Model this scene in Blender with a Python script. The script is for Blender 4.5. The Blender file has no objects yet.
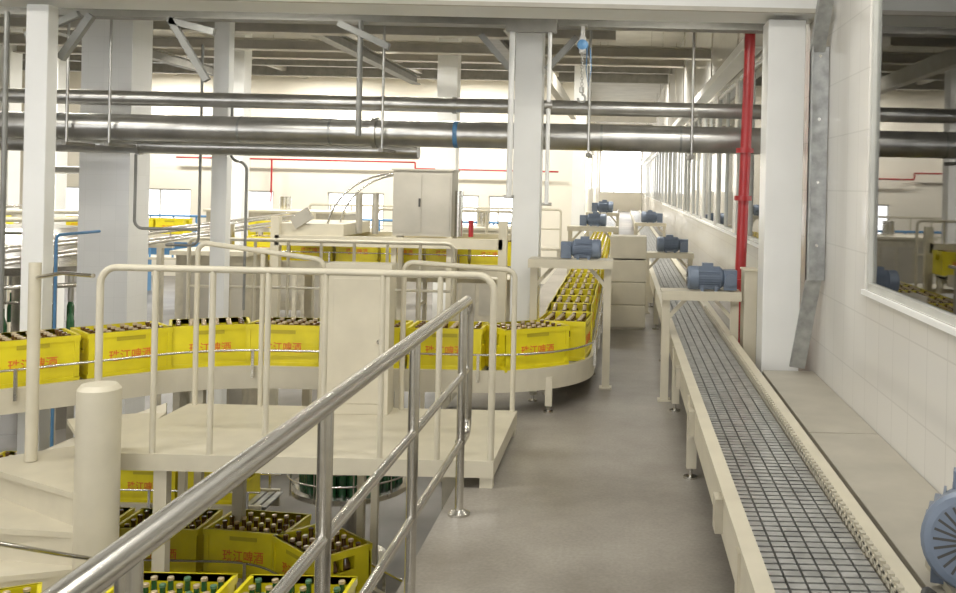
import bpy, math, random
from mathutils import Vector, Matrix
random.seed(3)
scene = bpy.context.scene

# ------------------------------------------------------------------ materials
def mat(name, col, rough=0.5, metal=0.0, var=0.12, scale=6.0, bump=0.0, emis=0.0, stretch=(1,1,1), coat=0.0):
    m = bpy.data.materials.new(name); m.use_nodes = True
    nt = m.node_tree; b = nt.nodes['Principled BSDF']
    b.inputs['Roughness'].default_value = rough
    b.inputs['Metallic'].default_value = metal
    if coat: b.inputs['Coat Weight'].default_value = coat
    tc = nt.nodes.new('ShaderNodeTexCoord'); mp = nt.nodes.new('ShaderNodeMapping')
    mp.inputs['Scale'].default_value = stretch
    nz = nt.nodes.new('ShaderNodeTexNoise'); nz.inputs['Scale'].default_value = scale
    nz.inputs['Detail'].default_value = 6
    rp = nt.nodes.new('ShaderNodeValToRGB')
    c = Vector(col)
    rp.color_ramp.elements[0].position = 0.3; rp.color_ramp.elements[1].position = 0.7
    rp.color_ramp.elements[0].color = (*(c*(1-var)), 1); rp.color_ramp.elements[1].color = (*(min(1, x*(1+var*0.4)) for x in c), 1)
    nt.links.new(tc.outputs['Object'], mp.inputs['Vector']); nt.links.new(mp.outputs['Vector'], nz.inputs['Vector'])
    nt.links.new(nz.outputs['Fac'], rp.inputs['Fac']); nt.links.new(rp.outputs['Color'], b.inputs['Base Color'])
    if bump:
        bp = nt.nodes.new('ShaderNodeBump'); bp.inputs['Strength'].default_value = bump; bp.inputs['Distance'].default_value = 0.01
        nt.links.new(nz.outputs['Fac'], bp.inputs['Height']); nt.links.new(bp.outputs['Normal'], b.inputs['Normal'])
    if emis:
        b.inputs['Emission Color'].default_value = (*col, 1); b.inputs['Emission Strength'].default_value = emis
    return m

def tile_mat(name, col, mortar, w, h, swap='YZ', rough=0.15, msize=0.004):
    m = bpy.data.materials.new(name); m.use_nodes = True
    nt = m.node_tree; b = nt.nodes['Principled BSDF']; b.inputs['Roughness'].default_value = rough
    tc = nt.nodes.new('ShaderNodeTexCoord'); sp = nt.nodes.new('ShaderNodeSeparateXYZ'); cb = nt.nodes.new('ShaderNodeCombineXYZ')
    nt.links.new(tc.outputs['Object'], sp.inputs[0])
    if swap == 'XYZ':
        ad = nt.nodes.new('ShaderNodeMath'); ad.operation = 'ADD'
        nt.links.new(sp.outputs['X'], ad.inputs[0]); nt.links.new(sp.outputs['Y'], ad.inputs[1])
        nt.links.new(ad.outputs[0], cb.inputs['X'])
    else:
        nt.links.new(sp.outputs['Y'], cb.inputs['X'])
    nt.links.new(sp.outputs['Z'], cb.inputs['Y'])
    br = nt.nodes.new('ShaderNodeTexBrick'); br.offset = 0.0
    br.inputs['Scale'].default_value = 1.0; br.inputs['Brick Width'].default_value = w; br.inputs['Row Height'].default_value = h
    br.inputs['Mortar Size'].default_value = msize
    c = Vector(col)
    br.inputs['Color1'].default_value = (*col, 1); br.inputs['Color2'].default_value = (*(c*0.97), 1); br.inputs['Mortar'].default_value = (*mortar, 1)
    nt.links.new(cb.outputs[0], br.inputs['Vector']); nt.links.new(br.outputs['Color'], b.inputs['Base Color'])
    return m

def glass_mat(name, tint=(0.9,0.93,0.92), base=0.12):
    m = bpy.data.materials.new(name); m.use_nodes = True
    nt = m.node_tree; nt.nodes.clear()
    o = nt.nodes.new('ShaderNodeOutputMaterial'); mx = nt.nodes.new('ShaderNodeMixShader')
    t = nt.nodes.new('ShaderNodeBsdfTransparent'); t.inputs[0].default_value = (*tint, 1)
    g = nt.nodes.new('ShaderNodeBsdfGlossy'); g.inputs['Roughness'].default_value = 0.02
    fr = nt.nodes.new('ShaderNodeFresnel'); fr.inputs[0].default_value = 1.5
    ad = nt.nodes.new('ShaderNodeMath'); ad.operation = 'ADD'; ad.inputs[1].default_value = base; ad.use_clamp = True
    nt.links.new(fr.outputs[0], ad.inputs[0]); nt.links.new(ad.outputs[0], mx.inputs[0])
    nt.links.new(t.outputs[0], mx.inputs[1]); nt.links.new(g.outputs[0], mx.inputs[2]); nt.links.new(mx.outputs[0], o.inputs[0])
    return m

def floor_mat():
    m = mat('concrete_floor', (0.36,0.33,0.29), 0.42, 0, 0.0)
    nt = m.node_tree; b = nt.nodes['Principled BSDF']
    tc = nt.nodes.new('ShaderNodeTexCoord')
    n1 = nt.nodes.new('ShaderNodeTexNoise'); n1.inputs['Scale'].default_value = 1.1; n1.inputs['Detail'].default_value = 9; n1.inputs['Roughness'].default_value=.62
    n2 = nt.nodes.new('ShaderNodeTexNoise'); n2.inputs['Scale'].default_value = 60; n2.inputs['Detail'].default_value = 4
    r1 = nt.nodes.new('ShaderNodeValToRGB'); r1.color_ramp.elements[0].position=.35; r1.color_ramp.elements[1].position=.68
    r1.color_ramp.elements[0].color=(0.225,0.20,0.165,1); r1.color_ramp.elements[1].color=(0.38,0.35,0.30,1)
    r2 = nt.nodes.new('ShaderNodeValToRGB'); r2.color_ramp.elements[0].position=.3; r2.color_ramp.elements[1].position=.7
    r2.color_ramp.elements[0].color=(.74,.74,.74,1); r2.color_ramp.elements[1].color=(1,1,1,1)
    mx = nt.nodes.new('ShaderNodeMix'); mx.data_type='RGBA'; mx.blend_type='MULTIPLY'; mx.inputs[0].default_value=0.8
    nt.links.new(tc.outputs['Object'], n1.inputs['Vector']); nt.links.new(tc.outputs['Object'], n2.inputs['Vector'])
    nt.links.new(n2.outputs['Fac'], r2.inputs['Fac'])
    nt.links.new(n1.outputs['Fac'], r1.inputs['Fac']); nt.links.new(r1.outputs['Color'], mx.inputs[6]); nt.links.new(r2.outputs['Color'], mx.inputs[7])
    nt.links.new(mx.outputs[2], b.inputs['Base Color'])
    return m

CREAM = mat('cream_paint', (0.61,0.56,0.43), 0.42, 0, 0.08)
CREAM2 = mat('cream_paint_worn', (0.48,0.44,0.34), 0.5, 0, 0.18, 10)
BENCH = mat('duct_cover_paint', (0.41,0.38,0.31), 0.45, 0, 0.15, 4)
WHITEP = mat('white_column_paint', (0.79,0.79,0.76), 0.3, 0, 0.05, 3)
WHITEB = mat('white_fascia', (0.82,0.82,0.79), 0.5, 0, 0.04, 2)
YEL = mat('yellow_plastic', (0.78,0.66,0.012), 0.38, 0, 0.10, 9)
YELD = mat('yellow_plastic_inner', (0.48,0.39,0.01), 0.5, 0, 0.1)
RED = mat('red_print', (0.76,0.17,0.02), 0.5)
REDP = mat('red_pipe_paint', (0.38,0.018,0.02), 0.35, 0, 0.1)
STEEL = mat('stainless_steel', (0.64,0.62,0.57), 0.24, 1.0, 0.08, 3, stretch=(1,1,12))
STEELB = mat('brushed_sheet_steel', (0.46,0.43,0.36), 0.45, 0.4, 0.15, 3)
STEELD = mat('galvanised_pipe', (0.53,0.52,0.49), 0.3, 0.88, 0.25, 5)
GALV = mat('galvanised_sheet', (0.40,0.41,0.40), 0.42, 0.7, 0.35, 14)
BRACE = mat('brace_grey_paint', (0.26,0.26,0.24), 0.5, 0.3, 0.2)
BEAM = mat('grey_beam_paint', (0.25,0.24,0.21), 0.5, 0.2, 0.2)
BEAML = mat('beige_beam_paint', (0.46,0.43,0.36), 0.55, 0, 0.12)
DARK = mat('dark_rubber', (0.05,0.048,0.045), 0.6)
BELTUNDER = mat('belt_underside', (0.13,0.125,0.115), 0.5)
BELT = mat('belt_slats', (0.44,0.44,0.42), 0.3, 0.45, 0.35, 14)
BLUE = mat('motor_blue_grey', (0.15,0.19,0.26), 0.42, 0.1, 0.12, 8)
BLUEP = mat('blue_paint', (0.08,0.22,0.42), 0.45)
GREENG = mat('green_bottle_glass', (0.02,0.09,0.035), 0.08, 0, 0.1, coat=0.6)
BROWNG = mat('brown_bottle_glass', (0.13,0.065,0.025), 0.1, 0, 0.1, coat=0.6)
CAP = mat('bottle_cap', (0.70,0.56,0.36), 0.3, 0.5)
CAPG = mat('bottle_cap_green', (0.12,0.26,0.15), 0.3, 0.4)
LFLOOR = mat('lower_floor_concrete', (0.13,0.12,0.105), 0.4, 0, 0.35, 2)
FARW = mat('far_wall_paint', (0.80,0.75,0.63), 0.6, 0, 0.06, 1)
CEIL = mat('ceiling_sheet', (0.48,0.46,0.40), 0.7, 0, 0.15, 2)
TILE = tile_mat('white_wall_tile', (0.70,0.68,0.63), (0.60,0.58,0.535), 0.25, 0.33)
TILEC = tile_mat('white_pillar_tile', (0.78,0.78,0.76), (0.72,0.725,0.70), 0.15, 0.15, 'XYZ', 0.12, 0.002)
FRAME = mat('window_frame_paint', (0.55,0.55,0.51), 0.4, 0.2)
GLASS = glass_mat('window_glass')
GLASSF = glass_mat('near_window_glass', (0.86,0.88,0.86), 0.10)
FILL_LAMP = mat('fill_lamp_tube', (1,0.97,0.9), 0.5, emis=6)  # glowing tube of the added fill luminaires
FLOOR = floor_mat()

# ------------------------------------------------------------------ mesh builder
class MB:
    def __init__(s): s.v=[]; s.f=[]; s.m=[]; s.s=[]; s.mats=[]; s.M=Matrix.Identity(4)
    def add(s, vs, fs, mt, smooth=False):
        if mt not in s.mats: s.mats.append(mt)
        i=s.mats.index(mt); o=len(s.v)
        s.v += [tuple(s.M@Vector(p)) for p in vs]
        for f in fs:
            s.f.append(tuple(o+k for k in f)); s.m.append(i); s.s.append(smooth)
    def box(s,x0,x1,y0,y1,z0,z1,mt):
        if x0>x1: x0,x1=x1,x0
        if y0>y1: y0,y1=y1,y0
        if z0>z1: z0,z1=z1,z0
        vs=[(x0,y0,z0),(x1,y0,z0),(x1,y1,z0),(x0,y1,z0),(x0,y0,z1),(x1,y0,z1),(x1,y1,z1),(x0,y1,z1)]
        s.add(vs,[(0,3,2,1),(4,5,6,7),(0,1,5,4),(1,2,6,5),(2,3,7,6),(3,0,4,7)],mt)
    def beam(s,p0,p1,w,h,mt,up=(0,0,1)):
        p0=Vector(p0);p1=Vector(p1);d=(p1-p0).normalized();u=Vector(up)
        if abs(d.dot(u))>0.98: u=Vector((0,1,0))
        sd=d.cross(u).normalized();u=sd.cross(d).normalized()
        vs=[]
        for p in (p0,p1):
            for a,b in ((-1,-1),(1,-1),(1,1),(-1,1)): vs.append(p+sd*a*w/2+u*b*h/2)
        s.add(vs,[(0,1,2,3),(7,6,5,4),(0,4,5,1),(1,5,6,2),(2,6,7,3),(3,7,4,0)],mt)
    def tube(s,pts,r,mt,seg=12,cap=True):
        pts=[Vector(p) for p in pts]; n=len(pts)
        t=(pts[1]-pts[0]).normalized(); a=Vector((0,0,1)) if abs(t.z)<0.9 else Vector((1,0,0))
        nrm=t.cross(a).normalized(); vs=[];fs=[]
        for i,p in enumerate(pts):
            if i==0: tt=t
            elif i==n-1: tt=(pts[i]-pts[i-1]).normalized()
            else: tt=((pts[i+1]-pts[i]).normalized()+(pts[i]-pts[i-1]).normalized()).normalized()
            nrm=(nrm-tt*nrm.dot(tt)).normalized(); b=tt.cross(nrm)
            for k in range(seg):
                an=2*math.pi*k/seg; vs.append(p+(nrm*math.cos(an)+b*math.sin(an))*r)
        for i in range(n-1):
            for k in range(seg):
                k2=(k+1)%seg; fs.append((i*seg+k,i*seg+k2,(i+1)*seg+k2,(i+1)*seg+k))
        s.add(vs,fs,mt,True)
        if cap:
            s.add(vs[:seg],[tuple(range(seg))[::-1]],mt); s.add(vs[-seg:],[tuple(range(seg))],mt)
    def lathe(s,prof,mt,seg=16,o=(0,0,0),axis=(0,0,1),mts=None,smooth=True):
        ax=Vector(axis).normalized(); a=Vector((1,0,0)) if abs(ax.x)<0.9 else Vector((0,1,0))
        n=ax.cross(a).normalized(); b=ax.cross(n); o=Vector(o); rings=[]
        for r,h in prof: rings.append([o+ax*h+(n*math.cos(2*math.pi*k/seg)+b*math.sin(2*math.pi*k/seg))*max(r,1e-4) for k in range(seg)])
        for i in range(len(prof)-1):
            mm=mts[i] if mts else mt
            s.add(rings[i]+rings[i+1],[(k,(k+1)%seg,seg+(k+1)%seg,seg+k) for k in range(seg)],mm,smooth)
    def cyl(s,p0,p1,r,mt,seg=20): s.tube([p0,p1],r,mt,seg)
    def sweep(s,path,o0,o1,z0,z1,mt):
        P=[Vector((p[0],p[1],0)) for p in path]; n=len(P); vs=[]
        for i,p in enumerate(P):
            d=(P[min(i+1,n-1)]-P[max(i-1,0)]).normalized(); nn=Vector((d.y,-d.x,0))
            for o,z in ((o0,z0),(o1,z0),(o1,z1),(o0,z1)): q=p+nn*o; vs.append((q.x,q.y,z))
        fs=[]
        for i in range(n-1):
            a=i*4;b=a+4
            for k in range(4): fs.append((a+k,a+(k+1)%4,b+(k+1)%4,b+k))
        fs+= [(3,2,1,0),tuple((n-1)*4+k for k in range(4))]
        s.add(vs,fs,mt)
    def mesh(s,name):
        me=bpy.data.meshes.new(name); me.from_pydata(s.v,[],s.f)
        for m in s.mats: me.materials.append(m)
        me.polygons.foreach_set('material_index',s.m); me.polygons.foreach_set('use_smooth',s.s); me.update()
        return me
    def obj(s,name,bevel=0.0):
        ob=bpy.data.objects.new(name,s.mesh(name)); scene.collection.objects.link(ob)
        if bevel:
            b=ob.modifiers.new('bevel','BEVEL'); b.width=bevel; b.segments=2; b.limit_method='ANGLE'; b.angle_limit=math.radians(50)
        return ob

def fillet(pts, rad, n=7):
    pts=[Vector(p) for p in pts]; out=[pts[0]]
    for i in range(1,len(pts)-1):
        a,b,c=pts[i-1],pts[i],pts[i+1]; d1=(a-b).normalized(); d2=(c-b).normalized()
        ang=d1.angle(d2); r=rad[i-1] if isinstance(rad,(list,tuple)) else rad
        if ang>3.1: out.append(b); continue
        t=min(r/math.tan(ang/2),(a-b).length*.98,(c-b).length*.98); rr=t*math.tan(ang/2)
        cen=b+(d1+d2).normalized()*(rr/math.sin(ang/2))
        p0=b+d1*t; p1=b+d2*t; v0=p0-cen; v1=p1-cen; w=v0.angle(v1)
        for k in range(n+1):
            f=k/n; out.append(cen+(v0*math.sin((1-f)*w)+v1*math.sin(f*w))/math.sin(w))
    out.append(pts[-1]); return out
def resample(path, step):
    out=[]; s=0; acc=0; P=[Vector(p) for p in path]
    for i in range(len(P)-1):
        L=(P[i+1]-P[i]).length; d=(P[i+1]-P[i]).normalized()
        while s<=acc+L: out.append((P[i]+d*(s-acc), d, s)); s+=step
        acc+=L
    return out

# ------------------------------------------------------------------ room shell
FZ=-1.5; YE=62
def one(name,*args,bevel=0): m=MB(); m.box(*args); return m.obj(name,bevel)
m=MB(); m.box(-0.87,1.3,-2,6.3,-0.22,0,FLOOR); m.box(-1.25,1.3,6.3,YE,-0.22,0,FLOOR)
m.box(1.3,6,-2,YE,-0.22,0,FLOOR); m.obj('floor_walkway')
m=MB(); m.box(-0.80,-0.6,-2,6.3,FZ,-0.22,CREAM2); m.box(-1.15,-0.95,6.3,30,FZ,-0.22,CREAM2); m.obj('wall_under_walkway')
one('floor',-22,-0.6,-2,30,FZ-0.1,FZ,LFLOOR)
m=MB(); m.box(-22,6.2,-2.2,30.3,5.0,5.15,CEIL); m.box(-1.8,6.2,30.3,YE+.3,5.0,5.15,CEIL); m.obj('ceiling')
def wall(name,plane,pos,th,a0,a1,z0,z1,ops,mt):
    m=MB(); As=sorted({a0,a1,*[o[0] for o in ops],*[o[1] for o in ops]}); Zs=sorted({z0,z1,*[o[2] for o in ops],*[o[3] for o in ops]})
    for i in range(len(As)-1):
        j=0
        while j<len(Zs)-1:
            def hole(j):
                ca=(As[i]+As[i+1])/2; cz=(Zs[j]+Zs[j+1])/2
                return any(o[0]<ca<o[1] and o[2]<cz<o[3] for o in ops)
            if hole(j): j+=1; continue
            k=j
            while k+1<len(Zs)-1 and not hole(k+1): k+=1
            if plane=='Y': m.box(As[i],As[i+1],pos,pos+th,Zs[j],Zs[k+1],mt)
            else: m.box(pos,pos+th,As[i],As[i+1],Zs[j],Zs[k+1],mt)
            j=k+1
    return m.obj(name)
wn=[0]
def window(plane,pos,a0,a1,z0,z1,cols,rows,glass=GLASS,fw=0.05):
    wn[0]+=1; m=MB()
    def bx(a,b,c,d,t0,t1,mt):
        if plane=='Y': m.box(a,b,pos+t0,pos+t1,c,d,mt)
        else: m.box(pos+t0,pos+t1,a,b,c,d,mt)
    for i in range(cols+1):
        a=a0+(a1-a0-fw)*i/cols; bx(a,a+fw,z0,z1,0,.05,FRAME)
    for j in range(rows+1):
        z=z0+(z1-z0-fw)*j/rows; bx(a0,a1,z,z+fw,0.002,.048,FRAME)
    if glass: bx(a0+.01,a1-.01,z0+.01,z1-.01,.022,.026,glass)
    return m.obj('window_%d'%wn[0])
far=[(-18.4,-17.0,0.1,1.25),(-15.6,-13.6,0.1,1.25),(-12.4,-11.0,0.1,1.25),(-9.3,-7.5,0.1,1.25),(-5.8,-4.5,0.1,1.25),(-4.2,-2.8,0.1,1.25),(-21,-12.5,2.7,3.5),(-8.5,-5.5,2.85,3.5)]
wall('wall_back','Y',30,.25,-22,-1.5,FZ,5.0,far,FARW)
for o in far: window('Y',30.05,o[0],o[1],o[2],o[3],max(1,int((o[1]-o[0])/.9)),1,None)
wall('wall_corridor_side','X',-1.7,.2,30.25,YE,-.22,5.0,[(33+i*5,36+i*5,1.5,3.2) for i in range(5)],FARW)
wall('wall_corridor_end','Y',YE,.25,-1.8,6.2,-.22,5.0,[(-1.45,1.25,1.2,4.0),(2.5,5.5,1,3)],FARW)
window('Y',YE+.05,-1.45,1.25,1.2,4.0,3,1,None)
rw=[(-1.9,5.05,1.13,3.4),(6.9,8.15,1.13,2.9)]+[(8.8+i*2.3,8.8+i*2.3+2.0,1.13,2.9) for i in range(20)]
wall('wall_right','X',1.3,.15,-2,YE,0,5.0,rw,TILE)
for i,o in enumerate(rw): window('X',1.31,o[0],o[1],o[2],o[3],3 if i==0 else 2,1,GLASSF if i==0 else GLASS,.035)
side=[(i*3.2,i*3.2+2.4,1.0,2.5) for i in range(1,18)]
wall('wall_side_room','X',6,.2,-2,YE,-.2,5.0,side,FARW)
for o in side: window('X',6.05,o[0],o[1],o[2],o[3],2,1,None)
fill_openings=[(-11,-7.2,.8,3.2),(-6.6,-2.8,.8,3.2),(-1.6,1.0,1.5,3.0),(2.2,5.2,1.2,3.0)]  # unseen window openings added to bring daylight onto pipes and columns
wall('wall_front_light_block','Y',-2.2,.2,-22,6.2,FZ,5.0,fill_openings,FARW)  # unseen wall behind the camera, added to hold back sky light
for o in fill_openings: window('Y',-2.15,o[0],o[1],o[2],o[3],3,2,None)
one('wall_left_light_block',-22.2,-22,-2.2,30.3,FZ,5.0,FARW)  # unseen wall added to close the open left side to sky light
m=MB(); m.box(1.282,1.30,-2,5.05,1.105,1.13,WHITEB); m.box(1.28,1.30,6.9,30,1.10,1.13,WHITEB); m.obj('trim_1')

# fascia / bulkhead beam
m=MB(); m.box(-12,1.3,6.2,6.72,2.82,3.7,WHITEB); m.box(-12,1.3,6.17,6.2,2.80,2.83,BEAML); m.obj('bulkhead_beam',.004)

# ------------------------------------------------------------------ columns
def column(name,x,y,w,d,z0,z1,mt,plate=True):
    m=MB(); m.box(x-w/2,x+w/2,y-d/2,y+d/2,z0,z1,mt)
    if plate:
        m.box(x-w*.75,x+w*.75,y-d*.75,y+d*.75,z0,z0+.025,mt)
    return m.obj(name,.006)
column('support_column',1.085,6.5,.25,.26,0,2.79,WHITEP)
column('support_column',-0.80,8.05,.23,.22,0,4.98,WHITEP)
column('support_column',-3.97,6.47,.15,.12,FZ,2.79,WHITEP)
column('tiled_pillar',-5.07,9.5,.5,.4,FZ,5.0,TILEC,False)
column('support_column',-3.88,9.2,.15,.12,FZ,5.0,WHITEP)
column('support_column',-6.5,16,.32,.32,FZ,5.0,WHITEP)
column('support_column',-2.95,16,.34,.3,FZ,5.0,WHITEP)
column('support_column',-9.6,16,.32,.32,FZ,5.0,WHITEP)
column('support_column',-13,20,.4,.4,FZ,5.0,WHITEP)
column('support_column',-1.0,22,.3,.3,0,5.0,WHITEP)
# ------------------------------------------------------------------ steel beams
def ibeam(m,p0,p1,w,h,mt):
    p0=Vector(p0);p1=Vector(p1); up=Vector((0,0,h/2-.008))
    m.beam(p0+up,p1+up,w,.016,mt); m.beam(p0-up,p1-up,w,.016,mt); m.beam(p0,p1,.014,h-.03,mt)
m=MB(); ibeam(m,(-12,7.6,2.99),(1.28,7.6,2.99),.16,.17,BEAM); m.obj('steel_i_beam')
m=MB(); ibeam(m,(-12,9.9,3.22),(-.1,9.9,3.22),.16,.12,BEAML); m.obj('steel_i_beam')
m=MB(); ibeam(m,(-20,14,3.62),(1.28,14,3.62),.2,.16,BEAML); m.obj('steel_i_beam')
m=MB(); ibeam(m,(-20,20,4.3),(1.28,20,4.3),.25,.25,BEAML); m.obj('steel_i_beam')
m=MB()
for y in (23,25.5,28): m.beam((-21,y,4.82),(1.28,y,4.82),.18,.28,BEAM)
for x in (-18,-14,-10,-6,-2): m.beam((x,9,4.9),(x,29.9,4.9),.14,.18,BEAML)
m.obj('roof_purlin_grid')
m=MB()
for x in (-6.6,-3.5,-1.5): ibeam(m,(x,6.75,3.35),(x,16,3.35),.14,.14,BEAM)
m.obj('secondary_beam_set')
m=MB()
for p0,p1 in (((-3.93,6.62,2.45),(-3.72,6.62,2.76)),((-2.25,7.45,2.88),(-1.85,7.45,2.70)),((-3.55,7.4,2.88),(-3.25,7.4,2.40)),((-3.55,7.4,2.86),(-3.2,7.4,2.78)),((-.95,7.9,2.6),(-1.2,7.9,2.88)),((-.65,7.9,2.6),(-.4,7.9,2.88)),((-4.6,7.3,2.7),(-4.2,7.3,2.88))):
    m.beam(p0,p1,.05,.05,BRACE)
m.obj('diagonal_brace_set')
# ------------------------------------------------------------------ large pipes
def bigpipe(y,z,r,x0,x1,flx,mt):
    m=MB(); m.cyl((x0,y,z),(x1,y,z),r,mt,28)
    for x in flx: m.cyl((x-.02,y,z),(x+.02,y,z),r*1.18,mt,28)
    return m
m=bigpipe(8.45,2.335,.066,-12,5.9,(-6.9,-1.5,3.2),STEELD); m.obj('overhead_steam_pipe')
m=bigpipe(8.45,2.075,.118,-12,5.9,(-5.9,-2.2,3.0),STEELD)
m.tube([(-1.50,8.45,2.075),(-1.46,8.45,2.075)],.1195,BLUEP,28)
for x in (-8,-6.2,-5,-3.4,-2.6,-.9,-.2,.5): m.tube([(x,8.45,2.075),(x+.02,8.45,2.075)],.121,GALV,28)
m.obj('overhead_steam_pipe')
m=bigpipe(8.85,1.93,.075,-12,-1.9,(-4.5,),STEELD); m.obj('overhead_steam_pipe')
m=MB()
for x in (-4.85,-4.48,-2.1,-.3,.6):
    m.cyl((x,8.28,1.9),(x,8.28,4.98),.012,STEELD,8); m.beam((x,8.24,1.915),(x,8.7,1.915),.04,.03,BEAM)
m.cyl((-2.09,7.5,2.0),(-2.09,7.5,2.91),.022,BRACE,10)
m.obj('pipe_hanger_set')
m=MB(); m.cyl((-4.85,7.45,.35),(-4.85,7.45,2.91),.02,BRACE,10); m.cyl((-4.48,7.45,.2),(-4.48,7.45,2.91),.024,BRACE,10); m.obj('conduit_pipe_pair')
m=MB(); m.cyl((-.855,7.2,1.55),(-.855,7.2,2.80),.022,WHITEP,10); m.cyl((-.57,7.2,1.5),(-.57,7.2,2.80),.016,WHITEP,10)
m.cyl((-.6,7.2,2.25),(-.54,7.2,2.25),.03,STEELD,10);m.cyl((-.61,7.2,1.5),(-.53,7.2,1.5),.012,STEELD,10);m.cyl((-.895,7.2,1.55),(-.815,7.2,1.55),.012,STEELD,10)
m.box(-.9,-.52,7.16,7.24,2.80,2.885,BEAM); m.box(-.9,-.52,7.16,7.5,2.885,2.905,BEAM)
m.obj('hanging_rod_pair')
m=MB()
for pts in ([(-3.99,8.98,2.9),(-3.99,8.98,1.0),(-4.3,8.98,1.0)],[(-3.7,8.98,2.4),(-3.7,8.98,1.8),(-3.55,8.98,1.8),(-3.55,8.98,.4)],[(-4.6,8.98,1.85),(-4.6,8.98,1.15),(-3.99,8.98,1.15)],[(-6.2,9.1,1.55),(-6.2,9.1,0)],[(-6.8,9.1,2.0),(-5.5,9.1,2.0)]):
    m.tube(fillet(pts,.08),.014,BRACE,8)
m.obj('small_bore_pipework')
# red pipes
m=MB(); m.cyl((1.0,8.0,.35),(1.05,8.0,2.75),.046,REDP,20)
for z in (1.55,1.95,.85): m.cyl((1.0+.02*(z-.35)/1.2,8,z),(1.0+.02*(z-.35)/1.2,8,z+.04),.075,REDP,20)
m.tube(fillet([(1.0,8.0,.36),(1.0,8.0,.12),(1.27,8.0,.12)],.1),.046,REDP,16)
m.tube(fillet([(1.05,8.0,2.74),(1.055,8.0,4.98)],.1),.046,REDP,16)
m.obj('red_fire_pipe')
m=MB(); m.cyl((-14,29.8,2.25),(-6.5,29.8,2.25),.028,REDP,10); m.cyl((-6.5,29.8,2.05),(-2,29.8,2.05),.028,REDP,10); m.cyl((-11,29.8,2.25),(-11,29.8,.9),.028,REDP,10)
m.cyl((-6.5,29.8,2.05),(-6.5,29.8,2.25),.028,REDP,10); m.obj('red_sprinkler_pipe')
# chain hoist
m=MB(); x=-.33;y=7.4
m.beam((x,y,2.8),(x,y,2.9),.03,.03,STEELD); m.box(x-.03,x+.03,y-.02,7.6,2.885,2.905,BEAM)
m.lathe([(0,0),(.04,.01),(.045,.05),(.04,.09),(0,.10)],BLUEP,18,(x,y-.05,2.74),(0,1,0)); m.box(x-.025,x+.025,y-.04,y+.04,2.68,2.80,STEELD)
for i in range(12):
    z=2.68-i*.022; r=.011
    ring=[(x+r*math.cos(a)*(1 if i%2 else .2),y+r*math.cos(a)*(.2 if i%2 else 1),z+.016*math.sin(a)) for a in [k*math.pi/4 for k in range(9)]]
    m.tube(ring,.0035,STEELD,6)
m.lathe([(0,0),(.02,.01),(.02,.05),(0,.06)],STEELD,12,(x,y,2.36))
m.tube([(x+.028*math.cos(a)*1.0,y,2.325+.032*math.sin(a)) for a in [math.pi/2-k*.4 for k in range(13)]],.009,BRACE,8)
m.tube([(x+.06,y,2.72),(x+.07,y,2.55),(x+.05,y,2.42),(x+.03,y,2.55),(x+.035,y,2.72)],.004,BLUEP,6)
m.obj('chain_hoist')

# ------------------------------------------------------------------ stainless railing (near)
m=MB(); xr=-.775
ys=[.45,1.52,2.53,3.62,4.72]
top=fillet([(xr,-.8,1.05),(xr,4.90,1.05),(xr,4.90,.36),(xr,4.72,.36)],.08)
m.tube(top,.026,STEEL,20)
for y in ys: 
    m.cyl((xr,y,0),(xr,y,1.04),.021,STEEL,18); m.lathe([(.055,0),(.055,.012),(.025,.03),(.021,.03)],STEEL,18,(xr,y,0))
m.tube([(xr,-.8,.69),(xr,4.9,.69)],.017,STEEL,14); m.tube([(xr,-.8,.36),(xr,4.72,.36)],.017,STEEL,14)
m.obj('stainless_handrail')

# ------------------------------------------------------------------ platform
m=MB(); x0,x1,y0,y1=-2.83,-.66,5.12,6.28
m.box(x0,x1,y0,y1,.135,.15,CREAM); m.box(x0,x1,y0,y0+.02,.06,.135,CREAM); m.box(x0,x1,y1-.02,y1,.06,.135,CREAM); m.box(x1-.02,x1,y0+.02,y1-.02,.06,.135,CREAM); m.box(x0,x0+.02,y0+.02,y1-.02,.06,.135,CREAM)
for x in (-2.2,-1.45): m.box(x-.025,x+.025,y0+.02,y1-.02,.06,.13,CREAM)
m.box(x1-.075,x1-.005,y0+.015,y0+.085,0,.06,CREAM); m.box(x1-.075,x1-.005,y1-.085,y1-.015,0,.06,CREAM)
for y in (y0+.05,y1-.05): m.box(-2.5,-2.43,y-.03,y+.03,FZ,.06,CREAM)
R=.016
m.tube(fillet([(x0+.02,y0+.02,.15),(x0+.02,y0+.02,1.15),(x1-.02,y0+.02,1.15),(x1-.02,y0+.02,.15)],.09),.019,CREAM,14)
for x in (-2.51,-2.2,-1.9,-1.59,-1.28,-.97): m.cyl((x,y0+.02,.15),(x,y0+.02,1.15),R,CREAM,12)
m.tube(fillet([(x0+.05,y1-.03,.15),(x0+.05,y1-.03,1.22),(-1.95,y1-.03,1.12),(-1.95,y1-.03,.15)],.06),.017,CREAM,14)
m.cyl((-2.35,y1-.03,.15),(-2.35,y1-.03,1.15),R,CREAM,12)
m.tube(fillet([(-1.42,y1-.03,.15),(-1.42,y1-.03,1.12),(x1-.03,y1-.03,1.08),(x1-.03,y1-.03,.15)],.06),.017,CREAM,14)
m.obj('access_platform')
m=MB(); m.box(-1.87,-1.47,6.08,6.22,.151,1.10,CREAM); m.box(-1.88,-1.46,6.07,6.23,1.08,1.115,CREAM); m.box(-1.83,-1.51,6.075,6.08,.22,1.02,CREAM)
m.cyl((-1.53,6.06,.62),(-1.53,6.075,.62),.015,STEEL,10)
m.obj('control_cabinet',.006)
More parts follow.
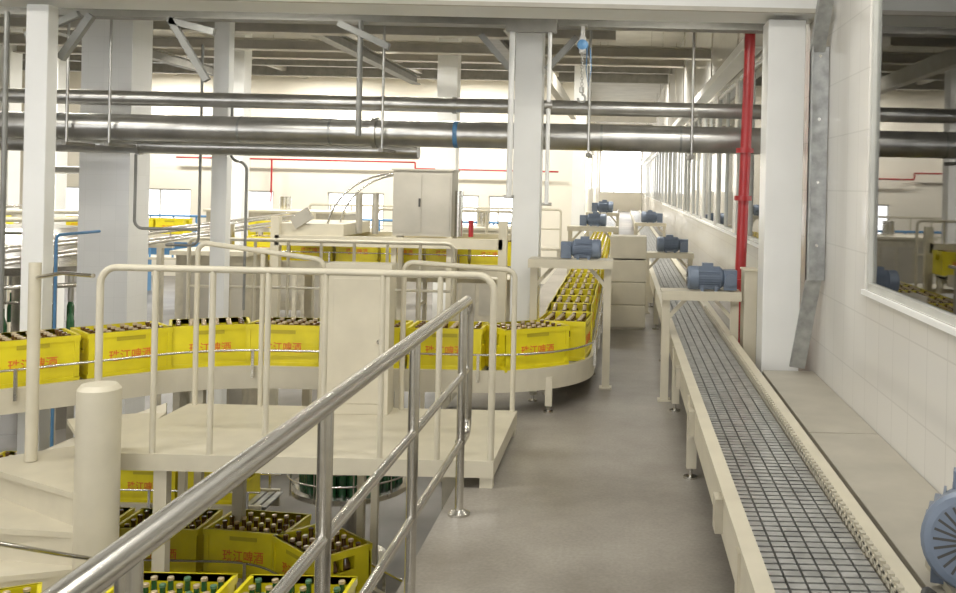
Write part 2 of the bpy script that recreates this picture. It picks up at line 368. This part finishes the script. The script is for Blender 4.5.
# ------------------------------------------------------------------ spiral stair
m=MB(); px,py=-2.71,4.97
m.lathe([(0,2.06),(.085,2.055),(.105,2.03),(.107,1.9),(.107,0)],CREAM,32,(px,py,FZ))
n=9; a0=math.radians(100); da=math.radians(24)
for i in range(n):
    z=.12-.175*i
    if z<FZ+.1: break
    A=a0+da*i; B=A+da*1.12; k=6
    vs=[];rin=.10;ro=1.2
    for zz in (z-.03,z):
        for j in range(k+1):
            a=A+(B-A)*j/k; vs.append((px+ro*math.cos(a),py+ro*math.sin(a),zz))
        for j in range(k+1):
            a=B+(A-B)*j/k; vs.append((px+rin*math.cos(a),py+rin*math.sin(a),zz))
    q=2*(k+1); fs=[tuple(range(q))[::-1],tuple(range(q,2*q))]+[(j,(j+1)%q,q+(j+1)%q,q+j) for j in range(q)]
    m.add(vs,fs,CREAM)
    a=A+da*1.0; m.beam((px+rin*math.cos(a),py+rin*math.sin(a),z-.10),(px+ro*math.cos(a),py+ro*math.sin(a),z-.10),.012,.16,CREAM)
    if i in (5,):
        a=A+.1; m.cyl((px+(ro-.03)*math.cos(a),py+(ro-.03)*math.sin(a),z),(px+(ro-.03)*math.cos(a),py+(ro-.03)*math.sin(a),z+1.06),.02,CREAM,10)
m.cyl((-3.46,5.62,-.05),(-3.46,5.62,1.12),.034,CREAM,16); m.tube([(-3.46,5.62,1.03),(-3.2,5.45,1.08),(-2.86,5.16,1.10)],.012,STEEL,10)
m.tube([(-3.3,4.15,.12),(-3.0,4.2,.03),(-2.78,4.3,-.03),(-2.66,4.55,-.17),(-2.64,4.9,-.34)],.011,STEEL,10)
hp=[]
for j in range(0,49):
    a=a0+da*n*j/48; z=.10-.175*n*j/48
    hp.append((px+1.17*math.cos(a),py+1.17*math.sin(a),z+1.0)); 
for j in range(48):
    a=a0+da*n*j/48; b=a0+da*n*(j+1)/48; z=.12-.175*n*j/48; z2=.12-.175*n*(j+1)/48
    vs=[]
    for (aa,zz) in ((a,z),(b,z2)):
        for r,dz in ((1.2,-.2),(1.215,-.2),(1.215,.06),(1.2,.06)): vs.append((px+r*math.cos(aa),py+r*math.sin(aa),zz+dz))
    m.add(vs,[(0,1,5,4),(1,2,6,5),(2,3,7,6),(3,0,4,7)],CREAM,True)
m.tube(hp[14:],.014,STEEL,12)
m.obj('spiral_staircase')

# ------------------------------------------------------------------ crates
def crate_mesh(nm,GL,capf):
    m=MB(); L,W,H=.52,.36,.30; t=.012; a=L/2;b=W/2
    m.box(-a,a,-b,b,0,.015,YEL)
    for s in (-1,1):
        m.box(-a,a,s*b-s*t,s*b,0,H,YEL)
        m.box(-a-.006,a+.006,s*b-s*t,s*(b+.008),H-.035,H,YEL)
        m.box(-a-.004,a+.004,s*b-s*t,s*(b+.006),0,.035,YEL)
        m.box(-a,-a+.03,s*b,s*(b+.006),.03,H-.035,YEL); m.box(a-.03,a,s*b,s*(b+.006),.03,H-.035,YEL)
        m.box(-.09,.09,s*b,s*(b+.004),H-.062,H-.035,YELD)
        m.box(s*a-s*t,s*a,-b,b,0,.18,YEL); m.box(s*a-s*t,s*(a+.007),-b,b,H-.04,H,YEL)
        m.box(s*a-s*t,s*a,-b,-.07,.18,H-.04,YEL); m.box(s*a-s*t,s*a,.07,b,.18,H-.04,YEL)
        m.box(s*a-s*t,s*(a+.006),-.08,.08,.165,.18,YEL); m.box(s*a-s*t,s*(a+.005),-b,b,0,.03,YEL)
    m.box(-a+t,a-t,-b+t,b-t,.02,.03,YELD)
    nx,ny=6,4; dx=(L-2*t)/nx; dy=(W-2*t)/ny
    for i in range(1,nx): m.box(-a+t+i*dx-.002,-a+t+i*dx+.002,-b+t,b-t,.03,.25,YEL)
    for j in range(1,ny): m.box(-a+t,a-t,-b+t+j*dy-.002,-b+t+j*dy+.002,.03,.25,YEL)
    for i in range(nx):
        for j in range(ny):
            cx=-a+t+(i+.5)*dx; cy=-b+t+(j+.5)*dy
            cp=capf(i,j)
            m.lathe([(.032,.03),(.034,.16),(.028,.20),(.015,.235),(.0135,.287),(.0165,.289),(.0165,.302),(.012,.305),(0,.305)],GL,9,(cx,cy,0),mts=[GL]*5+[cp]*3)
    try:
        cu=bpy.data.curves.new('lettering','FONT'); cu.body='\u73e0\u6c5f\u5564\u9152'; cu.size=.115; cu.align_x='CENTER'; cu.align_y='CENTER'; cu.extrude=.0008; cu.offset=.001
        to=bpy.data.objects.new('lettering_tmp',cu); scene.collection.objects.link(to)
        dg=bpy.context.evaluated_depsgraph_get(); me=bpy.data.meshes.new_from_object(to.evaluated_get(dg))
        vs=[v.co.copy() for v in me.vertices]; fs=[tuple(p.vertices) for p in me.polygons]
        w=max(v.x for v in vs)-min(v.x for v in vs)
        k=.27/w
        m.add([(v.x*k,-b-.002-v.z,.135+v.y*k*1.15) for v in vs],fs,RED)
        m.add([(-v.x*k,b+.002+v.z,.135+v.y*k*1.15) for v in vs],fs,RED)
        bpy.data.objects.remove(to); bpy.data.meshes.remove(me)
    except Exception as e: print('text fail',e)
    return m.mesh(nm)
CR=crate_mesh('bottle_crate_brown',BROWNG,lambda i,j: CAP if (i*7+j*5)%5 else BROWNG)
CRG=crate_mesh('bottle_crate_green',GREENG,lambda i,j: CAP if (i*7+j*5)%3 else CAPG)
def crate(x,y,z,ang,me=None):
    ob=bpy.data.objects.new('bottle_crate',me or CR); ob.location=(x,y,z); ob.rotation_euler=(0,0,ang); scene.collection.objects.link(ob); return ob

def conveyor(name,path,ztop,half,zf,leg_step=1.3,leg0=.4,rails=True,slat=.07,side=.13,smat=None,floorfn=None):
    smat=smat or CREAM; m=MB(); pth=[(p[0],p[1],0) for p in path]
    m.sweep(pth,half-.03,half,ztop-side,ztop+.015,smat); m.sweep(pth,-half,-half+.03,ztop-side,ztop+.015,smat)
    m.sweep(pth,-half+.03,half-.03,ztop-.05,ztop-.012,DARK)
    for p,d,s in resample(pth,slat):
        m.beam((*(p+d*slat*.5).xy,ztop-.006),(*(p+d*slat*1.2).xy,ztop-.006),2*half-.07,.012,BELT)
    if rails:
        for sg in (-1,1):
            off=[]
            for i,p in enumerate(pth):
                a=Vector(pth[max(i-1,0)]);b=Vector(pth[min(i+1,len(pth)-1)]); d=(b-a).normalized(); nn=Vector((d.y,-d.x,0)); q=Vector(p)+nn*sg*(half+.01); off.append((q.x,q.y,ztop+.13))
            m.tube(off,.008,STEEL,8)
            for p,d,s in resample(pth,.8):
                nn=Vector((d.y,-d.x,0)); q=p+nn*sg*(half+.022); m.beam((q.x,q.y,ztop-.06),(q.x,q.y,ztop+.14),.02,.012,STEEL)
    for p,d,s in resample(pth,leg_step):
        q0=p+d*leg0; nn=Vector((d.y,-d.x,0)); z0=floorfn(q0) if floorfn else zf
        for sg in (-1,1):
            q=q0+nn*sg*(half-.04); m.box(q.x-.025,q.x+.025,q.y-.025,q.y+.025,z0+.05,ztop-.05,smat)
            m.cyl((q.x,q.y,z0+.01),(q.x,q.y,z0+.06),.01,STEEL,8); m.cyl((q.x,q.y,z0),(q.x,q.y,z0+.012),.035,STEEL,12)
        a=q0+nn*(half-.04); b=q0-nn*(half-.04); zz=max(z0+.14,ztop-.5)
        m.beam((a.x,a.y,zz),(b.x,b.y,zz),.04,.04,smat)
    return m.obj(name)

main=fillet([(-5.0,4.87,0),(-2.95,6.92,0),(-.42,6.92,0),(-.42,50,0)],[1.2,.58],14)
conveyor('crate_conveyor',main,.31,.23,0,1.25,.25,floorfn=lambda q: 0 if q.x>-1.1 else FZ,side=.14)
for k,(p,d,s) in enumerate(resample(main,.57)):
    if p.y>23: break
    if s<.4 : continue
    crate(p.x,p.y,.312,math.atan2(d.y,d.x)+random.uniform(-.03,.03))
l1=fillet([(-4.6,6.1,0),(-2.1,6.1,0),(-1.25,5.3,0)],[.8],8)
conveyor('lower_crate_conveyor',l1,-.85,.23,FZ,1.0,.3)
for p,d,s in resample(l1,.58):
    if .2<s<3.4: crate(p.x,p.y,-.848,math.atan2(d.y,d.x),CR)
conveyor('lower_crate_conveyor',[(-2.45,4.58,0),(-1.2,4.58,0)],-.64,.22,FZ,.9,.2)
for x in (-2.15,-1.55): crate(x,4.58,-.638,0,CRG)
conveyor('lower_crate_conveyor',[(-3.5,4.0,0),(-2.6,4.5,0)],-.64,.22,FZ,.9,.1)
crate(-2.92,4.33,-.638,math.atan2(.5,.9),CRG)
conveyor('lower_crate_conveyor',[(-5.4,8.0,0),(-2.9,8.0,0)],-1.05,.23,FZ,1.0,.3)
for i in range(4): crate(-5.0+i*.56,8.0,-1.048,0)
# rotary bottle table
m=MB(); cx,cy,cz=-2.2,7.9,-.85
m.lathe([(0,0),(.46,0),(.48,.01),(.48,.05),(.44,.06),(0,.06)],STEEL,40,(cx,cy,cz-.06)); m.lathe([(.08,0),(.08,.6)],STEEL,16,(cx,cy,FZ)); m.lathe([(.3,0),(.3,.03),(.08,.05)],STEEL,24,(cx,cy,FZ))
for zz in (.1,.2): m.tube([(cx+.5*math.cos(k*math.pi/20),cy+.5*math.sin(k*math.pi/20),cz+zz) for k in range(41)],.008,STEEL,8)
for k in range(10): a=k*math.pi/5; m.cyl((cx+.5*math.cos(a),cy+.5*math.sin(a),cz-.04),(cx+.5*math.cos(a),cy+.5*math.sin(a),cz+.2),.006,STEEL,6)
for i in range(-5,6):
    for j in range(-5,6):
        X=i*.08+(.04 if j%2 else 0);Y=j*.075
        if X*X+Y*Y<.41**2: m.lathe([(.032,0),(.034,.14),(.028,.18),(.015,.22),(.0135,.27),(.0165,.272),(.0165,.285),(0,.288)],GREENG,8,(cx+X,cy+Y,cz),mts=[GREENG]*5+[CAP]*2)
m.obj('rotary_bottle_table')

# ------------------------------------------------------------------ right slat conveyor
m=MB(); zt=.49; xl,xrr=.41,.85; Y0,Y1=.8,45
for x in (xl,xrr-.03): m.box(x,x+.03,Y0,Y1,zt-.17,zt+.02,CREAM)
m.box(xl-.012,xl+.045,Y0,Y1,zt+.02,zt+.03,CREAM); m.box(xrr-.045,xrr+.03,Y0,Y1,zt+.02,zt+.03,CREAM)
m.box(xl+.03,xrr-.03,Y0,Y1,zt-.05,zt-.03,BELTUNDER)
y=Y0; nc=6; cw=(xrr-.045-xl-.045)/nc
while y<Y1:
    w=.034 if y<10 else .075; st=.047 if y<10 else .1
    for c in range(nc):
        a=xl+.045+c*cw; m.box(a+.004,a+cw-.004,y,y+w,zt-.016,zt-.004,BELT)
    if y<9: m.box(xrr-.045,xrr-.028,y,y+.026,zt-.0,zt+.045,CREAM2)
    y+=st
for y in (1.6,3.1,5.4,7.0,9,11,13,16,19,22,26,30):
    for x in (xl+.0,xrr-.03):
        m.box(x-.01,x+.045,y-.03,y+.03,.06,zt-.02,CREAM); m.cyl((x+.015,y,.01),(x+.015,y,.07),.011,STEEL,8); m.cyl((x+.015,y,0),(x+.015,y,.012),.04,STEEL,14)
    m.beam((xl,y,.2),(xrr,y,.2),.04,.04,CREAM)
for y in (2.0,3.6,5.0,6.2): m.box(xl-.03,xl,y,y+.09,zt-.15,zt-.02,CREAM2); m.box(xrr,xrr+.03,y,y+.09,zt-.15,zt-.02,STEEL)
m.obj('slat_chain_conveyor')
# bench cover
m=MB(); m.box(.955,1.297,.6,4.7,.425,.45,BENCH); m.box(.955,1.297,4.715,6.3,.425,.45,BENCH); m.box(.955,.975,.6,6.3,.25,.425,BENCH)
for y in (.9,2.4,3.9,5.4,6.2): m.box(.98,1.28,y-.02,y+.02,0,.425,CREAM2)
m.obj('cable_duct_cover',.003)

# ------------------------------------------------------------------ motors & gates
def motor(m,o,axis,L,Rr,gear=True,up=(0,0,1)):
    ax=Vector(axis).normalized(); u=Vector(up); sd=u.cross(ax).normalized()
    old=m.M; m.M=old@Matrix.Translation(Vector(o))@Matrix((ax,sd,u)).transposed().to_4x4()
    m.lathe([(0,-L*.5),(Rr*.6,-L*.5),(Rr*.75,-L*.47),(Rr*.86,-L*.42),(Rr*.86,L*.22),(Rr*.9,L*.22)],BLUE,28,axis=(1,0,0))
    m.lathe([(Rr*.9,L*.2),(Rr*.99,L*.21),(Rr*1.0,L*.42),(Rr*.93,L*.48),(Rr*.8,L*.5),(Rr*.18,L*.5),(Rr*.16,L*.49),(0,L*.49)],BLUE,32,axis=(1,0,0))
    for k in range(28):
        a=2*math.pi*k/28
        c,s_=math.cos(a),math.sin(a)
        m.beam((-L*.40,c*Rr*.91,s_*Rr*.91),(L*.19,c*Rr*.91,s_*Rr*.91),Rr*.13 if abs(c)>.7 else Rr*.05,Rr*.05 if abs(c)>.7 else Rr*.13,BLUE)
    for k in range(24):
        a=2*math.pi*k/24; c,s_=math.cos(a),math.sin(a)
        m.beam((L*.502,c*Rr*.28,s_*Rr*.28),(L*.502,c*Rr*.75,s_*Rr*.75),.004,Rr*.05,DARK,up=(0,-s_,c))
    m.box(-L*.2,L*.1,-Rr*.4,Rr*.4,Rr*.8,Rr*1.25,BLUE)
    m.box(-L*.32,-L*.24,-Rr*.8,Rr*.8,-Rr*1.05,-Rr*.6,BLUE); m.box(L*.05,L*.13,-Rr*.8,Rr*.8,-Rr*1.05,-Rr*.6,BLUE)
    if gear:
        m.box(-L*.85,-L*.5,-Rr*.7,Rr*.7,-Rr*.95,Rr*.7,BLUE); m.cyl((-L*.68,-Rr*1.0,-.1*Rr),(-L*.68,Rr*1.0,-.1*Rr),Rr*.5,BLUE,20)
    m.M=old
def gate(x0,x1,y,z,zb,mx,L=.26,Rr=.085,flip=1,d=.14):
    m=MB()
    for x in (x0,x1):
        m.box(x-.03,x+.03,y-.03,y+.03,zb+.012,z,CREAM); m.box(x-.05,x+.05,y-.05,y+.05,zb,zb+.012,CREAM)
    m.box(x0-.04,x1+.04,y-d,y+d,z,z+.018,CREAM); m.box(x0-.04,x1+.04,y-d,y-d+.015,z-.05,z,CREAM)
    m.beam((x0,y,z-.22),(x0+.18,y,z-.02),.03,.03,CREAM); m.beam((x1,y,z-.22),(x1-.18,y,z-.02),.03,.03,CREAM)
    motor(m,(mx,y,z+.018+Rr*1.05),(flip,0,0),L,Rr)
    m.obj('conveyor_drive_gantry')
gate(-.70,-.10,7.75,1.03,0,-.28,.24,.08,1)
gate(.36,.89,7.35,.84,0,.66,.28,.092,-1,.12)
gate(.35,.91,12.4,.78,0,.62,.30,.10,-1)
gate(-.72,-.08,13.5,1.05,0,-.35,.28,.09,1)
gate(-.72,-.08,20.5,1.05,0,-.35,.34,.12,1)
gate(.33,.93,20.5,.85,0,.6,.34,.12,-1)
m=MB(); m.box(.95,1.05,7.25,7.45,0,1.02,CREAM); m.box(.94,1.06,7.24,7.46,1.02,1.035,CREAM); m.obj('junction_post',.005)
m=MB(); ax=Vector((-.34,-.92,.12)).normalized(); cc=Vector((1.045,2.77,.63)); motor(m,cc-ax*.14,ax,.28,.147,gear=False,up=Vector((0,0,1))-ax*ax.z); m.box(1.0,1.2,2.75,3.05,.452,.475,CREAM2); m.obj('gear_motor')
m=MB(); m.tube(fillet([(.80,2.45,.535),(.86,2.62,.56),(.93,2.66,.50),(.95,2.69,.465)],.05),.011,DARK,8)
m.tube(fillet([(.80,2.45,.535),(.79,2.3,.54),(.9,2.2,.54),(.92,1.8,.465)],.05),.011,DARK,8); m.obj('power_cable')
m=MB(); m.box(.87,1.02,2.45,2.62,.47,.50,WHITEP); m.box(.96,.99,2.45,2.62,.451,.47,WHITEP); m.obj('sensor_bracket_plate',.003)

# stacked cabinet on walkway
m=MB()
for i in range(3): m.box(-.12,.30,10.9,11.35,.03+i*.26,.03+i*.26+.25,CREAM)
m.box(-.10,.28,10.92,11.33,0,.8,CREAM2); m.box(-.12,.30,10.98,11.35,.81,1.07,CREAM)
m.obj('switch_cabinet',.006)
# wall-side galvanised trunking
m=MB(); m.box(1.18,1.295,6.02,6.06,1.08,2.56,GALV); m.box(1.18,1.19,5.98,6.06,1.08,2.56,GALV)
m.beam((1.235,6.05,1.1),(1.16,6.16,.5),.10,.02,GALV,up=(0,1,0)); m.beam((1.22,6.03,2.54),(1.23,5.75,2.95),.09,.05,GALV)
for z in (1.3,1.7,2.1,2.5): m.cyl((1.24,6.015,z),(1.24,6.03,z),.01,STEEL,8)
m.obj('galvanised_trunking')
# ------------------------------------------------------------------ background machinery
def catwalk(x0,x1,y,z,h,n,mt,r=.02,zf=FZ,depth=.7):
    m=MB(); m.box(x0,x1,y-.05,y+depth,z-.06,z,CREAM2)
    for x in (x0+.1,x1-.1):
        for yy in (y+.02,y+depth-.06): m.box(x-.04,x+.04,yy-.04,yy+.04,zf,z-.06,CREAM2)
    a,b=x0+.06,x1-.06
    m.tube(fillet([(a,y,z),(a,y,z+h),(b,y,z+h),(b,y,z)],.07),r,mt,10)
    for i in range(1,n): q=a+(b-a)*i/n; m.cyl((q,y,z),(q,y,z+h),r*.85,mt,8)
    m.cyl((a,y,z+h*.5),(b,y,z+h*.5),r*.7,mt,8)
    return m.obj('machine_catwalk')
catwalk(-4.6,-1.7,10.0,0,1.0,8,CREAM)
conveyor('infeed_conveyor',[(-5.2,12,0),(-1.4,12,0)],.62,.23,FZ,1.2,.3)
for i in range(6): crate(-4.4+i*.56,12,.622,0)
conveyor('infeed_conveyor',[(-14,18,0),(-5,18,0)],.55,.25,FZ,2,.3,slat=.2)
for i in range(15): 
    if i%6!=4: crate(-13.6+i*.57,18,.552,0)
m=MB(); m.box(-2.72,-2.02,11.3,11.7,1.0,1.78,STEELB); m.box(-2.74,-2.0,11.28,11.72,1.78,1.80,STEELB); m.box(-2.70,-2.38,11.29,11.3,1.05,1.73,STEELB); m.box(-2.34,-2.04,11.29,11.3,1.05,1.73,STEELB)
m.box(-2.41,-2.39,11.27,11.29,1.35,1.45,DARK)
for x in (-2.7,-2.04):
    for y in (11.33,11.67): m.box(x-.03,x+.03,y-.03,y+.03,FZ,1.0,CREAM)
m.box(-4.1,-1.4,11.25,11.35,.86,.98,CREAM); m.box(-4.1,-1.4,12.5,12.6,.86,.98,CREAM)
for x in (-4.1,-1.4):
    for y in (11.3,12.55): m.box(x-.05,x+.05,y-.05,y+.05,FZ,1.2,CREAM)
m.box(-4.1,-3.3,11.3,12.5,.98,1.12,CREAM); m.beam((-3.9,11.3,1.12),(-3.7,11.3,1.25),.06,.15,STEELB)
for dy in (0,.5): m.tube([( -2.72-.8*math.sin(k*.157),11.35+dy,.98+.75*math.cos(k*.157)) for k in range(11)],.012,STEEL,8)
for xx in (-3.2,-3.0): m.cyl((xx,11.6,1.0),(xx,11.6,1.5),.04,STEELB,12)
m.cyl((-1.95,11.4,1.0),(-1.95,11.4,1.55),.05,STEEL,12); m.cyl((-1.8,11.4,1.0),(-1.8,11.4,1.2),.03,REDP,12)
m.obj('crate_washer')
def filler(cx,cy,r,z):
    m=MB(); m.lathe([(0,0),(r,0),(r,.5),(r*.9,.55),(0,.6)],STEEL,36,(cx,cy,FZ)); m.lathe([(.2,0),(.2,z-FZ)],STEEL,20,(cx,cy,FZ+.5))
    m.lathe([(0,0),(r*.9,0),(r*.95,.1),(r*.9,.4),(r*.5,.55),(0,.6)],STEEL,36,(cx,cy,z))
    for k in range(24):
        a=k*math.pi/12; x=cx+r*.85*math.cos(a); y=cy+r*.85*math.sin(a)
        m.cyl((x,y,z-.35),(x,y,z+.02),.035,STEELD,8); m.lathe([(.05,0),(.05,.2),(.02,.3),(.02,.4)],GREENG,8,(x,y,z-.8))
    for k in range(6):
        a=k*math.pi/3; x=cx+(r+.25)*math.cos(a); y=cy+(r+.25)*math.sin(a); m.cyl((x,y,FZ),(x,y,z+.7),.035,CREAM,10)
    m.tube([(cx+(r+.25)*math.cos(k*math.pi/18),cy+(r+.25)*math.sin(k*math.pi/18),z+.7) for k in range(37)],.03,CREAM,8)
    m.tube([(cx+(r+.25)*math.cos(k*math.pi/18),cy+(r+.25)*math.sin(k*math.pi/18),z-.1) for k in range(37)],.03,STEEL,8)
    m.tube(fillet([(cx,cy,z+.5),(cx,cy,z+1.3),(cx+1.1,cy,z+1.3),(cx+1.1,cy,z+2.4)],.2),.05,STEELD,12)
    m.obj('bottle_filling_carousel')
filler(-7.7,12.4,1.1,.4); filler(-12.0,15.3,1.3,.5)
catwalk(-8.6,-6.0,10.2,-.5,1.5,8,STEEL,depth=.5)
catwalk(-3.5,-1.45,13.4,.3,.95,5,CREAM)
catwalk(-14.1,-1.9,22.8,-.3,1.0,22,BLUEP,.03)
catwalk(-8.1,-1.5,24.5,.0,1.0,12,CREAM,.03)
# valve manifold with vertical steel pipes on the left, in front of the filler
m=MB()
for i,x in enumerate((-6.05,-5.85,-5.62)):
    m.cyl((x,8.3,FZ),(x,8.3,1.0+.12*i),.028,STEELD,12); m.lathe([(.05,0),(.05,.03),(.03,.05),(.03,.1),(.05,.12),(.05,.15)],STEELD,14,(x,8.3,.3+.15*i))
    m.cyl((x,8.3,.62+.15*i),(x,8.17,.62+.15*i),.012,STEELD,8); m.lathe([(.045,0),(.05,.01),(.045,.02)],DARK,16,(x,8.15,.62+.15*i),(0,1,0))
for z in (-.1,.15,.95): m.cyl((-6.4,8.3,z),(-5.5,8.3,z),.026,STEELD,12)
m.box(-6.2,-5.9,8.36,8.5,.35,.75,BRACE)
m.obj('valve_manifold')
m=MB(); m.box(-13,-9.6,26,26.1,-.6,.15,BLUEP)
for x in (-13,-11.3,-9.7): m.box(x,x+.1,25.95,26.15,FZ,.3,BLUEP)
m.obj('blue_safety_screen')
for i,(a,b) in enumerate((((-5.95,8.7,.80),(-5.95,17,.9)),((-9.9,9,.95),(-9.9,15.5,1.0)))):
    m=MB()
    for dz in (0,.12): 
        for dx in (0,.26): m.cyl((a[0]+dx,a[1],a[2]+dz),(b[0]+dx,b[1],b[2]+dz),.02,STEEL,8)
    for k in range(6):
        t=k/5; p=Vector(a).lerp(Vector(b),t); m.box(p.x-.03,p.x+.29,p.y-.03,p.y+.03,p.z-.1,p.z-.03,CREAM2); m.box(p.x+.1,p.x+.16,p.y-.04,p.y+.04,FZ,p.z-.1,CREAM2)
    m.obj('bottle_track')
m=MB()
for x in (-5.05,-5.12,-5.19): m.cyl((x,8.5,-1.4),(x,8.5,.95),.014,BLUEP,8)
m.tube(fillet([(-5.05,8.5,.94),(-5.05,8.5,1.1),(-5.05,9.2,1.1)],.06),.014,BLUEP,8); m.obj('blue_air_hose_set')
for x,y,w,d,z in ((-4.9,14.6,1.4,.8,.55),(-9,20.6,3,1.2,.9),(-3.6,19,1.5,1.2,.7),(-5.1,10.9,.8,.7,.75)):
    m=MB()
    m.box(x,x+w,y,y+d,FZ+.3,z,CREAM2); m.box(x-.05,x+w+.05,y-.05,y+d+.05,z,z+.05,CREAM); 
    for i in range(4): m.box(x+.1+i*w*.23,x+.1+i*w*.23+w*.18,y-.015,y,FZ+.5,z-.15,STEELB)
    for a in (x+.05,x+w-.15): m.box(a,a+.1,y+.1,y+.2,FZ,FZ+.3,CREAM2); m.box(a,a+.1,y+d-.2,y+d-.1,FZ,FZ+.3,CREAM2)
    m.cyl((x+w*.5,y+d*.5,z),(x+w*.5,y+d*.5,z+.35),.12,STEEL,16)
    m.obj('bottle_washer')
m=MB(); m.box(1.10,1.28,8.8,YE-1,2.95,2.97,WHITEP); m.box(1.10,1.12,8.8,YE-1,2.97,3.05,WHITEP)
for y in range(10,60,3): m.beam((1.19,y,2.97),(1.19,y,4.99),.02,.02,STEEL); 
m.obj('cable_tray')
m=MB(); m.beam((-1.1,9,3.2),(-1.1,21,3.2),.12,.2,BEAML); m.obj('roof_side_beam')
m=MB()
for y in range(32,60,4): m.beam((-1.45,y,3.9),(1.1,y,3.9),.15,.2,BEAML)
m.obj('corridor_beam_set')
# side room
m=MB(); m.box(2.6,3.6,9.5,12,.0,.9,STEELB); m.box(2.55,3.65,9.45,12.05,.9,.96,CREAM)
for x in (2.7,3.5): m.cyl((x,9.8,.96),(x,9.8,1.5),.05,REDP,12)
m.cyl((2.7,9.8,1.45),(3.5,9.8,1.45),.05,REDP,12); m.cyl((3.0,9.6,.96),(3.0,9.6,1.15),.16,REDP,20)
m.obj('pump_skid')
m=MB()
m.tube(fillet([(1.9,8.8,0),(1.9,8.8,1.15),(5.5,8.8,1.15),(5.5,8.8,0)],.07),.02,BLUEP,10)
for i in range(1,10): m.cyl((1.9+.36*i,8.8,0),(1.9+.36*i,8.8,1.15),.017,BLUEP,8)
m.obj('side_room_railing')
m=MB()
for x in (2.75,4.9): m.cyl((x,9.0,0),(x,9.0,4.98),.07,REDP if x<4 else STEELD,16)
m.obj('side_room_riser_pipe')
column('support_column',3.4,7.6,.22,.22,0,5,WHITEP)

# ------------------------------------------------------------------ lights
def fill_lum(x,y,z,P,L=1.4,top=4.99):  # added fill luminaires, kept out of view to brighten hall and walkway
    m=MB(); m.box(x-L/2,x+L/2,y-.06,y+.06,z,z+.04,WHITEB)
    m.cyl((x-L/2+.05,y,z-.015),(x+L/2-.05,y,z-.015),.014,FILL_LAMP,10)
    for dx in (-L/3,L/3): m.cyl((x+dx,y,z+.04),(x+dx,y,top),.006,STEEL,6)
    ob=m.obj('fill_luminaire')
    ld=bpy.data.lights.new('fill_light','AREA'); ld.shape='RECTANGLE'; ld.size=L; ld.size_y=.24; ld.energy=P; ld.color=(1,.965,.89)
    lo=bpy.data.objects.new('fill_light',ld); lo.location=(x,y,z-.04); scene.collection.objects.link(lo); lo.parent=ob
for x in (-14,-9,-4.6):
    fill_lum(x,14.22,3.66,300,2.0); fill_lum(x,20.3,4.3,360,2.0); fill_lum(x,28.3,4.82,360,2.0)
fill_lum(-6,10.05,3.24,150,2.0); fill_lum(-2.4,10.05,3.24,120,1.6)
for x in (-5.4,-2.9): fill_lum(x,6.86,3.06,15,1.2)  # added behind the bulkhead to light column fronts, pipes and crates
fill_lum(.35,6.86,3.06,15,1.0)
fill_lum(.1,1.0,4.3,60); fill_lum(.1,4.3,3.4,48); fill_lum(-3,3.8,3.4,75); fill_lum(-6.5,3.8,3.4,80)
fill_lum(.1,14.22,3.66,120); fill_lum(.1,20.3,4.3,160); fill_lum(.1,28.3,4.8,200); fill_lum(0,40.2,3.95,350); fill_lum(0,52.2,3.95,350)
for y in (1,5,9,14,20,28): fill_lum(3.8,y,4.5,260)  # added to brighten the side room behind the glass
w=bpy.data.worlds.new('World'); scene.world=w; w.use_nodes=True
bg=w.node_tree.nodes['Background']; bg.inputs[0].default_value=(.97,.97,.98,1); bg.inputs[1].default_value=6.0

# ------------------------------------------------------------------ camera
cd=bpy.data.cameras.new('camera'); cam=bpy.data.objects.new('camera',cd); scene.collection.objects.link(cam)
cam.location=(0,0,1.65); cam.rotation_euler=(math.radians(90),-.022,0)
cd.sensor_width=36; cd.lens=950/956*36; cd.shift_x=-144/956; cd.shift_y=-110.5/956; cd.clip_start=.05
scene.camera=cam
scene.view_settings.view_transform='Standard'
scene.view_settings.exposure=-0.2
scene.view_settings.gamma=1.08
